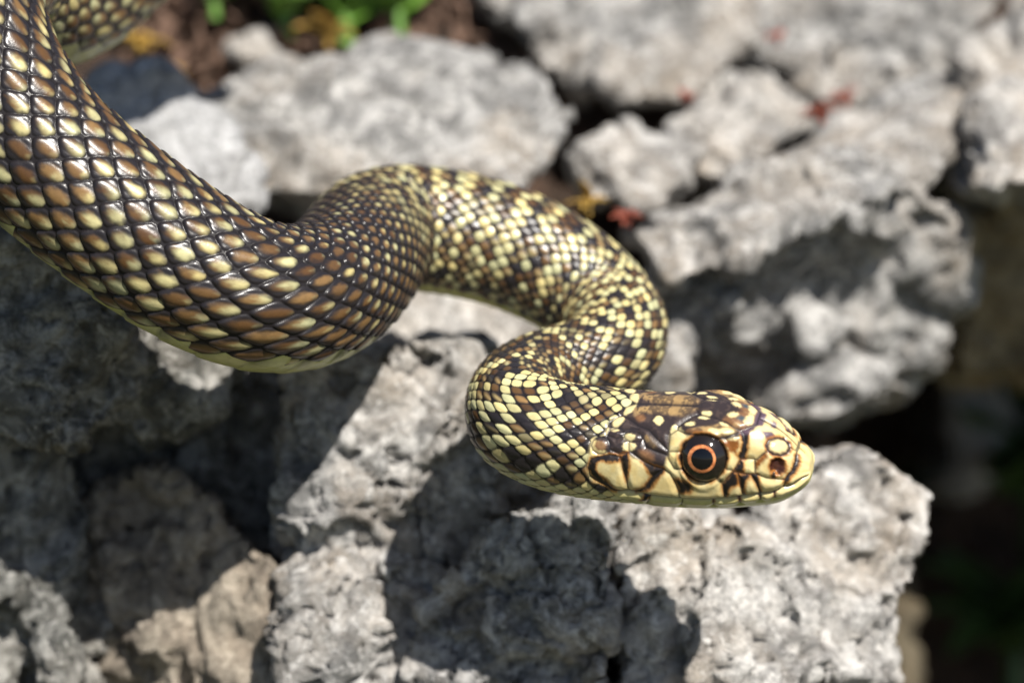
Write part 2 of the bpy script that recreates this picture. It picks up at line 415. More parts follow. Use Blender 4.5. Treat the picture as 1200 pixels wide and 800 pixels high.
def plant(name, label, px, py, d, mat, n, length, width, seed, spread=(0.3, 1.2), category='plant', stem=True, group=None):
    rnd = random.Random(seed)
    root = bpy.data.objects.new(name, None); COL.objects.link(root)
    root.empty_display_size = 0.01
    root.matrix_world = TILT @ Matrix.Translation(Vector(at(px, py, d)) * CM)
    root['label'] = label; root['category'] = category
    root['group'] = group or {'leafy_plant': 'green plants on the soil', 'ochre_plant': 'withered tufts among the rocks', 'red_stonecrop': 'stonecrop in the cracks', 'shrub': 'shrubs in the shaded cleft'}[name]
    shapes = [leaf_mesh('leaf', length * f, width * f, c) for f, c in ((1.0, 0.3), (0.8, 0.5), (0.65, 0.2))]
    for s in shapes:
        s.materials.append(mat)
    if stem:
        a = np.linspace(0, 2 * math.pi, 7)[:-1]
        r = 0.10 * length
        V_ = np.array([(r * (1 - 0.5 * h) * math.cos(x), r * (1 - 0.5 * h) * math.sin(x), length * (-0.35 + 0.6 * h)) for h in (0, 0.5, 1) for x in a])
        i = np.arange(18).reshape(3, 6)
        put('stem', mesh_from('stem', V_, np.stack([i[:-1], np.roll(i[:-1], -1, 1), np.roll(i[1:], -1, 1), i[1:]], -1).reshape(-1, 4)), mat, parent=root)
    for k in range(n):
        o = bpy.data.objects.new('leaf', shapes[k % 3]); COL.objects.link(o); o.parent = root
        o.rotation_euler = (rnd.uniform(*spread), rnd.uniform(-0.5, 0.5), k * 2.4 + rnd.uniform(-0.4, 0.4))
        o.location = (0, 0, length * CM * rnd.uniform(-0.1, 0.2))
    return root

plant('leafy_plant', 'bright green leafy plant growing behind the long boulder', 335, 10, 14.2, GREEN, 18, 1.7, 1.0, 1)
plant('leafy_plant', 'bright green leafy plant behind the top corner of the long boulder', 405, 14, 14.0, GREEN, 20, 1.9, 1.1, 2)
plant('leafy_plant', 'light green leafy plant between long boulder and upper slab', 466, 6, 14.2, GREEN, 18, 1.7, 1.0, 3)
plant('leafy_plant', 'small green leafy plant among brown soil near the snake', 252, 0, 14.4, GREEN, 10, 1.1, 0.6, 4)
plant('ochre_plant', 'ochre withered rosette beside the blue grey stone', 168, 62, 12.6, OCHRE, 12, 0.7, 0.35, 5, (0.1, 1.0))
plant('ochre_plant', 'ochre withered rosette tucked against the long boulder', 198, 90, 11.6, OCHRE, 9, 0.5, 0.3, 6, (0.1, 1.0))
plant('ochre_plant', 'ochre and brown withered rosette under the green leaves', 385, 42, 13.4, OCHRE, 12, 0.7, 0.35, 7, (0.1, 1.0))
plant('ochre_plant', 'ochre moss tuft in the dark crack beside the arched loop', 690, 242, 7.8, OCHRE, 12, 0.45, 0.2, 8, (0.1, 1.2))
plant('ochre_plant', 'small orange tuft by the dark crack under the wedge stone', 737, 258, 7.2, RED, 8, 0.35, 0.2, 9, (0.1, 1.2))
plant('red_stonecrop', 'tiny red stonecrop on the rounded pale stone', 806, 119, 10.6, RED, 6, 0.28, 0.2, 10, (0.1, 1.2))
plant('red_stonecrop', 'red stonecrop in the crack between rounded stone and ridge', 964, 136, 10.4, RED, 9, 0.42, 0.25, 11, (0.1, 1.2))
plant('red_stonecrop', 'rust red stonecrop behind the crest of the slanting ridge', 992, 116, 11.6, RED, 9, 0.42, 0.25, 12, (0.1, 1.2))
plant('red_stonecrop', 'dark red stonecrop on the grey upper slab', 912, 46, 12.6, RED, 6, 0.35, 0.22, 13, (0.1, 1.2))
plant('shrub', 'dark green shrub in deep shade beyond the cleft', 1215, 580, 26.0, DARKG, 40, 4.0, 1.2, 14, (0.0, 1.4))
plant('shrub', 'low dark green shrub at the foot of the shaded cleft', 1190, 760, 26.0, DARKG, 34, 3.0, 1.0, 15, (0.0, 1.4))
# crumbs of leaf and bark on the soil
rnd = random.Random(5)
allv, allf, off = [], [], 0
src_ = leaf_mesh('crumb', 0.55, 0.34, 0.3)
sv0 = np.empty(len(src_.vertices) * 3, np.float32); src_.vertices.foreach_get('co', sv0); sv0 = sv0.reshape(-1, 3) / CM
sf0 = np.array([p.vertices[:] for p in src_.polygons]); bpy.data.meshes.remove(src_)
for k in range(420):
    px, py = rnd.uniform(120, 540), rnd.uniform(-70, 105)
    p = at(px, py, 12.0)
    p[1] = 9.5 + 0.45 * (p[2] + 6) - rnd.uniform(0.0, 0.5)
    m = np.array(Matrix.Rotation(rnd.uniform(0, 6.3), 3, 'Z') @ Matrix.Rotation(rnd.uniform(0, 3.1), 3, 'X'))
    allv.append((sv0 * rnd.uniform(0.5, 1.5)) @ m.T + p); allf.append(sf0 + off); off += len(sv0)
put('leaf_litter', mesh_from('leaf_litter', np.concatenate(allv), np.concatenate(allf)), LITTER, kind='stuff')

# ------------------------------------------------------------------ snake
# tail to head: px, py, depth (cm), radius in px
PATH = [(305, -195, 6.5, 84), (228, -140, 5.8, 86), (140, -70, 5.0, 87), (74, -14, 4.1, 89), (22, -14, 3.0, 90), (-14, -38, 1.8, 91), (-40, 6, 0.8, 92), (-22, 80, 0.3, 92),
        (35, 168, 0.1, 92), (118, 242, 0.0, 92), (212, 308, 0.0, 91), (298, 348, 0.2, 88), (362, 348, 0.9, 84), (406, 320, 2.0, 80), (430, 288, 3.1, 77), (462, 270, 4.0, 74),
        (530, 275, 4.2, 73), (600, 294, 4.1, 71), (665, 327, 3.9, 67), (708, 362, 3.6, 62), (723, 394, 3.0, 59), (702, 422, 2.4, 57), (655, 438, 2.0, 55), (618, 452, 1.5, 55),
        (603, 474, 0.8, 56), (618, 500, 0.1, 58), (660, 515, -0.15, 61), (705, 521, -0.25, 64), (760, 527, -0.40, 64), (820, 534, -0.60, 64), (890, 542, -0.83, 64), (953, 549, -1.04, 64)]
def spline(ctrl, per=60):
    c = np.array(ctrl, float)
    t = [0.0]
    for k in range(1, len(c)):
        t.append(t[-1] + np.linalg.norm(c[k, :3] - c[k - 1, :3]) ** 0.6)
    t = np.array(t); n = len(c)
    # natural cubic spline
    h = np.diff(t); A = np.zeros((n, n)); R = np.zeros((n, c.shape[1])); A[0, 0] = A[-1, -1] = 1
    for k in range(1, n - 1):
        A[k, k - 1], A[k, k], A[k, k + 1] = h[k - 1], 2 * (h[k - 1] + h[k]), h[k]
        R[k] = 6 * ((c[k + 1] - c[k]) / h[k] - (c[k] - c[k - 1]) / h[k - 1])
    m = np.linalg.solve(A, R)
    u = np.linspace(t[0], t[-1], per * (n - 1)); k = np.clip(np.searchsorted(t, u) - 1, 0, n - 2)
    a, b, hh = (t[k + 1] - u)[:, None], (u - t[k])[:, None], h[k][:, None]
    return (m[k] * a ** 3 + m[k + 1] * b ** 3) / (6 * hh) + (c[k] / hh - m[k] * hh / 6) * a + (c[k + 1] / hh - m[k + 1] * hh / 6) * b
ctrl = []
for (px, py, d, r) in PATH:
    p = at(px, py, d); e = at(px + r, py, d)
    ctrl.append((*p, e[0] - p[0]))
dense = spline(ctrl, 80)
seg = np.linalg.norm(np.diff(dense[:, :3], axis=0), axis=1)
S_all = np.concatenate([[0], np.cumsum(seg)])
TOTAL = S_all[-1]
HEAD = 3.75                              # cm from the jaw angle to the tip
S0 = TOTAL - HEAD
# rings: even on the body, finer on the head and finest at the tip
NBODY, NHEAD, NA = 1750, 430, 460
th = np.linspace(0, 1, NHEAD)
wgt = np.where(np.linspace(0, S0, 4000) < TOTAL - 24.5, 0.4, 1.0); cw = np.concatenate([[0], np.cumsum(wgt)]); cw /= cw[-1]
ts = np.concatenate([np.interp(np.linspace(0, 1, NBODY, endpoint=False), cw, np.linspace(0, S0, 4001)), S0 + HEAD * (1 - (1 - th) ** 1.6 * 1.0)])
ts[-1] = TOTAL - 1e-5
NS = len(ts)
def lerp(col):
    return np.interp(ts, S_all, col)
C = np.stack([lerp(dense[:, k]) for k in range(3)], 1)
RAD = lerp(dense[:, 3])
T = np.gradient(C, axis=0); T /= np.linalg.norm(T, axis=1, keepdims=True)
tilt = np.interp(ts, [0, TOTAL - 9, S0 - 1.0, TOTAL], [0.42, 0.42, 0.50, 0.66])
ref = np.stack([np.zeros(NS), -np.sin(tilt), np.cos(tilt)], 1)
ref -= T * (ref * T).sum(1, keepdims=True); ref /= np.linalg.norm(ref, axis=1, keepdims=True)
for _ in range(40):
    ref[1:-1] = (ref[:-2] + ref[1:-1] * 2 + ref[2:]) / 4
ref -= T * (ref * T).sum(1, keepdims=True); ref /= np.linalg.norm(ref, axis=1, keepdims=True)
SIDE = np.cross(T, ref)                  # the flank that faces the camera on the head
phi = np.linspace(-math.pi, math.pi, NA, endpoint=False)     # 0 back, +-pi belly
# head outline
t = np.clip((ts - S0) / HEAD, -0.6, 1)
def prof(xs, ys):
    return np.interp(t, xs, ys)
def smooth1(a, k):
    for _ in range(k):
        a = np.concatenate([a[:1], (a[:-2] + 2 * a[1:-1] + a[2:]) / 4, a[-1:]])
    return a
K_ = [-0.6, -0.25, 0.0, 0.15, 0.30, 0.45, 0.58, 0.70, 0.80, 0.88, 0.94, 1.0]
HW = smooth1(prof(K_, [0.74, 0.78, 0.84, 0.87, 0.87, 0.84, 0.79, 0.72, 0.63, 0.55, 0.49, 0.45]), 60)
HT = smooth1(prof(K_, [0.76, 0.76, 0.75, 0.75, 0.79, 0.85, 0.90, 0.90, 0.80, 0.65, 0.51, 0.40]), 60)
HB = smooth1(prof(K_, [0.74, 0.72, 0.74, 0.75, 0.74, 0.71, 0.68, 0.63, 0.56, 0.50, 0.44, 0.39]), 60)
TIP = 0.07
cap = np.where(t > 1 - TIP * 2.2, np.sqrt(np.clip(1 - ((t - (1 - TIP * 2.2)) / (TIP * 2.2)) ** 2, 0, 1)), 1.0)
cap = np.maximum(cap, 0.002)
blend = sstep(-0.55, 0.0, t)
A_w = (RAD * (1 - blend) + HW * blend) * cap
A_t = (RAD * 1.02 * (1 - blend) + HT * blend) * (0.25 + 0.75 * cap) * np.where(cap < 0.2, cap / 0.2, 1)
A_b = (RAD * 0.97 * (1 - blend) + HB * blend) * (0.2 + 0.8 * cap) * np.where(cap < 0.2, cap / 0.2, 1)
A_t = (RAD * 1.02 * (1 - blend) + HT * blend) * cap
A_b = (RAD * 0.97 * (1 - blend) + HB * blend) * cap
ex = 2.0 / (2.0 + 0.55 * blend)
sp, cp = np.sin(phi)[None, :], np.cos(phi)[None, :]
lat = np.sign(sp) * np.abs(sp) ** ex[:, None] * A_w[:, None]
ver = np.where(cp > 0, A_t[:, None], A_b[:, None]) * np.sign(cp) * np.abs(cp) ** ex[:, None]
# narrower crown of the head: squeeze the width above the eye line
hz = np.clip(ver / np.maximum(A_t[:, None], 1e-6), 0, 1)
lat *= 1 - 0.14 * (blend * sstep(0.1, 0.35, t))[:, None] * hz ** 2
lo = np.clip(-ver / np.maximum(A_b[:, None], 1e-6), 0, 1)
lat *= 1 - 0.20 * blend[:, None] * lo ** 2
V = C[:, None, :] + SIDE[:, None, :] * lat[..., None] + ref[:, None, :] * ver[..., None]
def grid_normals(V):
    du = np.gradient(V, axis=0)
    dv = (np.roll(V, -1, 1) - np.roll(V, 1, 1))
    n = np.cross(du, dv)
    n /= np.linalg.norm(n, axis=2, keepdims=True) + 1e-12
    return n
NRM = grid_normals(V)
if ((NRM[NS // 2] * (V[NS // 2] - C[NS // 2])).sum() < 0):
    NRM = -NRM
APHI = np.abs(phi)[None, :] * np.ones((NS, 1))       # both flanks alike
TT = t[:, None] * np.ones((1, NA))
SS = ts[:, None] * np.ones((1, NA))
# head shields and pigment: (cm back from the snout tip, radians from the crown line), both flanks alike
SUTURES = [
    [(2.679,0),(2.608,0),(2.273,0),(1.925,0),(1.682,0)],
    [(2.768,0.276),(2.598,0.417),(2.48,0.533),(2.302,0.617),(2.162,0.787),(2.004,0.956),(1.963,0.987)],
    [(2.768,0.276),(2.765,0.084),(2.614,0),(2.609,-0.109)],
    [(1.963,0.987),(1.969,0.708),(1.87,0.595),(1.868,0.519),(1.818,0.438),(1.714,0.287),(1.608,0.19),(1.682,0.064)],
    [(1.608,0.19),(1.401,0.244),(1.216,0.321),(1.08,0.435),(0.99,0.479)],
    [(1.87,0.595),(1.736,0.679),(1.637,0.69),(1.341,0.747),(1.174,0.71),(0.984,0.539)],
    [(0.99,0.479),(0.892,0.365),(0.779,0.168),(0.781,0),(0.763,-0.192)],
    [(0.768,0),(0.588,0),(0.414,0)],
    [(1.937,1.016),(1.8,1.01)],
    [(1.963,0.987),(1.953,1.125),(1.938,1.17),(1.858,1.31),(1.736,1.302)],
    [(2.031,1.322),(1.917,1.398),(1.799,1.603),(1.786,1.781)],
    [(2.394,0.713),(2.3,0.961),(2.098,1.042),(1.97,1.08)],
    [(2.515,1.072),(2.305,1.228),(2.146,1.302),(2.031,1.322)],
    [(2.388,0.79),(2.416,0.847),(2.488,0.875),(2.573,0.861),(2.644,0.807),(2.67,0.737),(2.643,0.673),(2.573,0.644),(2.485,0.664),(2.414,0.72),(2.388,0.79)],
    [(2.574,0.877),(2.559,1.042),(2.515,1.072)],
    [(2.938,0.754),(2.897,0.642),(2.772,0.581),(2.681,0.67)],
    [(2.938,0.754),(2.782,0.82),(2.667,0.778)],
    [(2.865,0.929),(2.87,1.033),(2.699,1.118),(2.569,1.076)],
    [(2.934,0.792),(2.865,0.929)],
    [(2.861,0.964),(2.883,1.065),(2.952,1.133),(3.047,1.142),(3.128,1.086),(3.166,0.984),(3.145,0.877),(3.076,0.806),(2.982,0.803),(2.9,0.863),(2.861,0.964)],
    [(2.895,0.565),(2.922,0.467),(2.848,0.343),(2.749,0.297)],
    [(2.895,0.565),(2.701,0.616),(2.463,0.608)],
    [(3.147,1.262),(3.196,1.433),(3.167,1.55),(3.041,1.594),(2.876,1.641),(2.705,1.739)],
    [(3.147,1.262),(2.996,1.195),(2.86,1.148),(2.696,1.165),(2.664,1.242),(2.631,1.392),(2.564,1.562),(2.54,1.655)],
    [(2.03,1.351),(2.143,1.444),(2.235,1.573),(2.438,1.695)],
    [(1.267,1.423),(1.17,1.506),(1.142,1.71)],
    [(1.174,1.266),(1.242,1.422),(1.159,1.483),(1.028,1.312)],
    [(1.126,1.263),(1.019,1.297),(0.931,1.083),(0.892,0.924),(0.893,0.741),(0.936,0.519),(0.978,0.474)],
    [(0.931,1.083),(0.801,1.042),(0.706,1.038),(0.652,0.922),(0.589,0.79)],
    [(0.728,1.062),(0.721,1.298)],
    [(1.018,1.312),(0.898,1.332),(0.78,1.338),(0.72,1.316),(0.566,1.381),(0.328,1.403)],
    [(0.203,0.299),(0.195,0.705),(0.225,1.121),(0.317,1.428),(0.329,1.563)],
    [(0.293,0.349),(0.319,0.593),(0.394,0.765),(0.489,0.813),(0.568,0.757),(0.598,0.631),(0.569,0.47),(0.494,0.313),(0.401,0.196),(0.326,0.19),(0.293,0.349)],
    [(0.395,0.109),(0.296,0.301),(0.218,0.252),(0.175,-0.757)],
    [(0.414,0),(0.375,0),(0.266,0),(0.172,0),(0.117,0)],
    [(0.203,0.299),(0.175,-0.757)],
    [(0.78,1.338),(0.707,1.472),(0.64,1.635)],
    [(0.959,1.323),(0.934,1.489),(0.879,1.681)],
    [(1.159,1.483),(1.064,1.373),(1.018,1.312)],
    [(1.754,1.835),(1.809,2.132)],
    [(1.316,1.798),(1.336,2.05)],
    [(0.953,1.725),(0.946,2.001)],
    [(0.653,1.655),(0.664,1.889)],
    [(0.455,1.65),(0.468,1.849)],
    [(2.222,1.771),(2.317,2.169)]]
MOUTH = [
    [(0.059,1.424),(0.211,1.588),(0.329,1.578),(0.465,1.633),(0.653,1.643),(0.904,1.692),(1.143,1.736),(1.388,1.785),(1.763,1.792),(2.247,1.763),(2.543,1.692),(2.705,1.739)]]
NECK_YELLOW = [
    [(4.396,0.271),(4.352,0.354),(4.34,0.429),(4.357,0.465),(4.402,0.449),(4.463,0.394),(4.524,0.322),(4.559,0.257),(4.538,0.215),(4.471,0.216)],
    [(4.217,0.583),(4.197,0.691),(4.202,0.778),(4.227,0.809),(4.259,0.778),(4.293,0.695),(4.316,0.59),(4.32,0.505),(4.298,0.465),(4.257,0.494)],
    [(4.128,0.806),(4.121,0.895),(4.134,0.968),(4.159,0.994),(4.188,0.969),(4.208,0.901),(4.217,0.813),(4.207,0.739),(4.184,0.709),(4.151,0.735)],
    [(4.159,1.059),(4.157,1.145),(4.173,1.216),(4.199,1.244),(4.224,1.223),(4.242,1.158),(4.243,1.07),(4.23,0.997),(4.205,0.967),(4.177,0.989)],
    [(4.052,1.161),(4.052,1.269),(4.072,1.348),(4.105,1.376),(4.134,1.339),(4.15,1.256),(4.151,1.149),(4.135,1.064),(4.106,1.032),(4.072,1.069)],
    [(4.518,-0.065),(4.457,0),(4.445,0),(4.469,0.081),(4.525,0.109),(4.592,0.104),(4.651,0.064),(4.681,0),(4.665,0),(4.602,-0.077)],
    [(4.263,0),(4.23,0.082),(4.231,0.147),(4.258,0.185),(4.302,0.184),(4.35,0.144),(4.389,0.083),(4.403,0),(4.38,0),(4.325,0)],
    [(4.587,0.912),(4.537,1.025),(4.548,1.14),(4.613,1.216),(4.722,1.236),(4.858,1.206),(4.962,1.134),(4.95,1.014),(4.837,0.899),(4.697,0.859)],
    [(3.813,0.082),(3.805,0.154),(3.831,0.216),(3.874,0.239),(3.919,0.217),(3.956,0.157),(3.97,0.082),(3.954,0),(3.907,0),(3.852,0)],
    [(3.722,-0.083),(3.713,0),(3.744,0),(3.796,0),(3.851,0),(3.898,0),(3.914,-0.096),(3.895,-0.171),(3.839,-0.202),(3.77,-0.163)],
    [(3.68,0.587),(3.681,0.682),(3.716,0.752),(3.764,0.775),(3.812,0.739),(3.841,0.661),(3.845,0.564),(3.818,0.489),(3.765,0.465),(3.711,0.502)],
    [(3.846,0.581),(3.844,0.665),(3.866,0.729),(3.903,0.753),(3.942,0.726),(3.966,0.659),(3.97,0.575),(3.954,0.507),(3.915,0.481),(3.873,0.51)],
    [(3.826,0.813),(3.827,0.892),(3.852,0.956),(3.888,0.979),(3.924,0.952),(3.943,0.887),(3.944,0.806),(3.925,0.74),(3.887,0.717),(3.848,0.745)],
    [(3.575,0.843),(3.584,0.933),(3.626,1.001),(3.682,1.024),(3.735,0.992),(3.763,0.915),(3.756,0.822),(3.72,0.75),(3.661,0.725),(3.605,0.763)],
    [(3.374,1.008),(3.387,1.117),(3.434,1.191),(3.499,1.21),(3.549,1.161),(3.574,1.064),(3.569,0.955),(3.526,0.873),(3.461,0.855),(3.404,0.905)],
    [(3.208,1.168),(3.22,1.291),(3.263,1.37),(3.317,1.382),(3.365,1.322),(3.384,1.204),(3.378,1.079),(3.339,0.991),(3.286,0.98),(3.234,1.05)],
    [(3.077,0),(3.068,0),(3.089,0.079),(3.129,0.081),(3.174,0),(3.206,0),(3.214,-0.122),(3.194,-0.207),(3.156,-0.216),(3.111,-0.138)],
    [(2.843,0.089),(2.853,0.138),(2.898,0.172),(2.963,0.175),(3.023,0.148),(3.051,0.102),(3.041,0),(2.997,0),(2.932,0),(2.873,0)],
    [(4.345,1.093),(4.336,1.234),(4.353,1.349),(4.386,1.39),(4.425,1.354),(4.459,1.25),(4.476,1.117),(4.465,0.999),(4.433,0.949),(4.382,0.983)],
    [(4.219,1.38),(4.228,1.483),(4.258,1.557),(4.299,1.585),(4.339,1.582),(4.353,1.529),(4.34,1.428),(4.311,1.328),(4.272,1.281),(4.238,1.3)],
    [(3.922,1.314),(3.927,1.406),(3.952,1.471),(3.985,1.492),(4.015,1.462),(4.031,1.39),(4.026,1.298),(4.007,1.224),(3.972,1.198),(3.941,1.233)],
    [(3.66,1.496),(3.672,1.544),(3.709,1.571),(3.756,1.584),(3.792,1.572),(3.809,1.545),(3.799,1.497),(3.764,1.448),(3.719,1.432),(3.679,1.45)],
    [(3.135,-0.201),(3.148,-0.147),(3.201,-0.111),(3.273,-0.096),(3.337,-0.111),(3.367,-0.151),(3.353,-0.205),(3.3,-0.259),(3.229,-0.281),(3.166,-0.256)],
    [(3.986,0.227),(3.978,0.289),(3.987,0.341),(4.012,0.361),(4.043,0.344),(4.068,0.296),(4.08,0.233),(4.077,0.18),(4.051,0.159),(4.014,0.178)],
    [(4.011,0.901),(4.01,0.956),(4.021,0.998),(4.038,1.012),(4.057,0.996),(4.069,0.95),(4.073,0.894),(4.064,0.849),(4.046,0.833),(4.025,0.851)],
    [(3.422,0.625),(3.426,0.682),(3.447,0.724),(3.474,0.73),(3.502,0.703),(3.516,0.651),(3.516,0.591),(3.499,0.55),(3.469,0.542),(3.439,0.572)]]
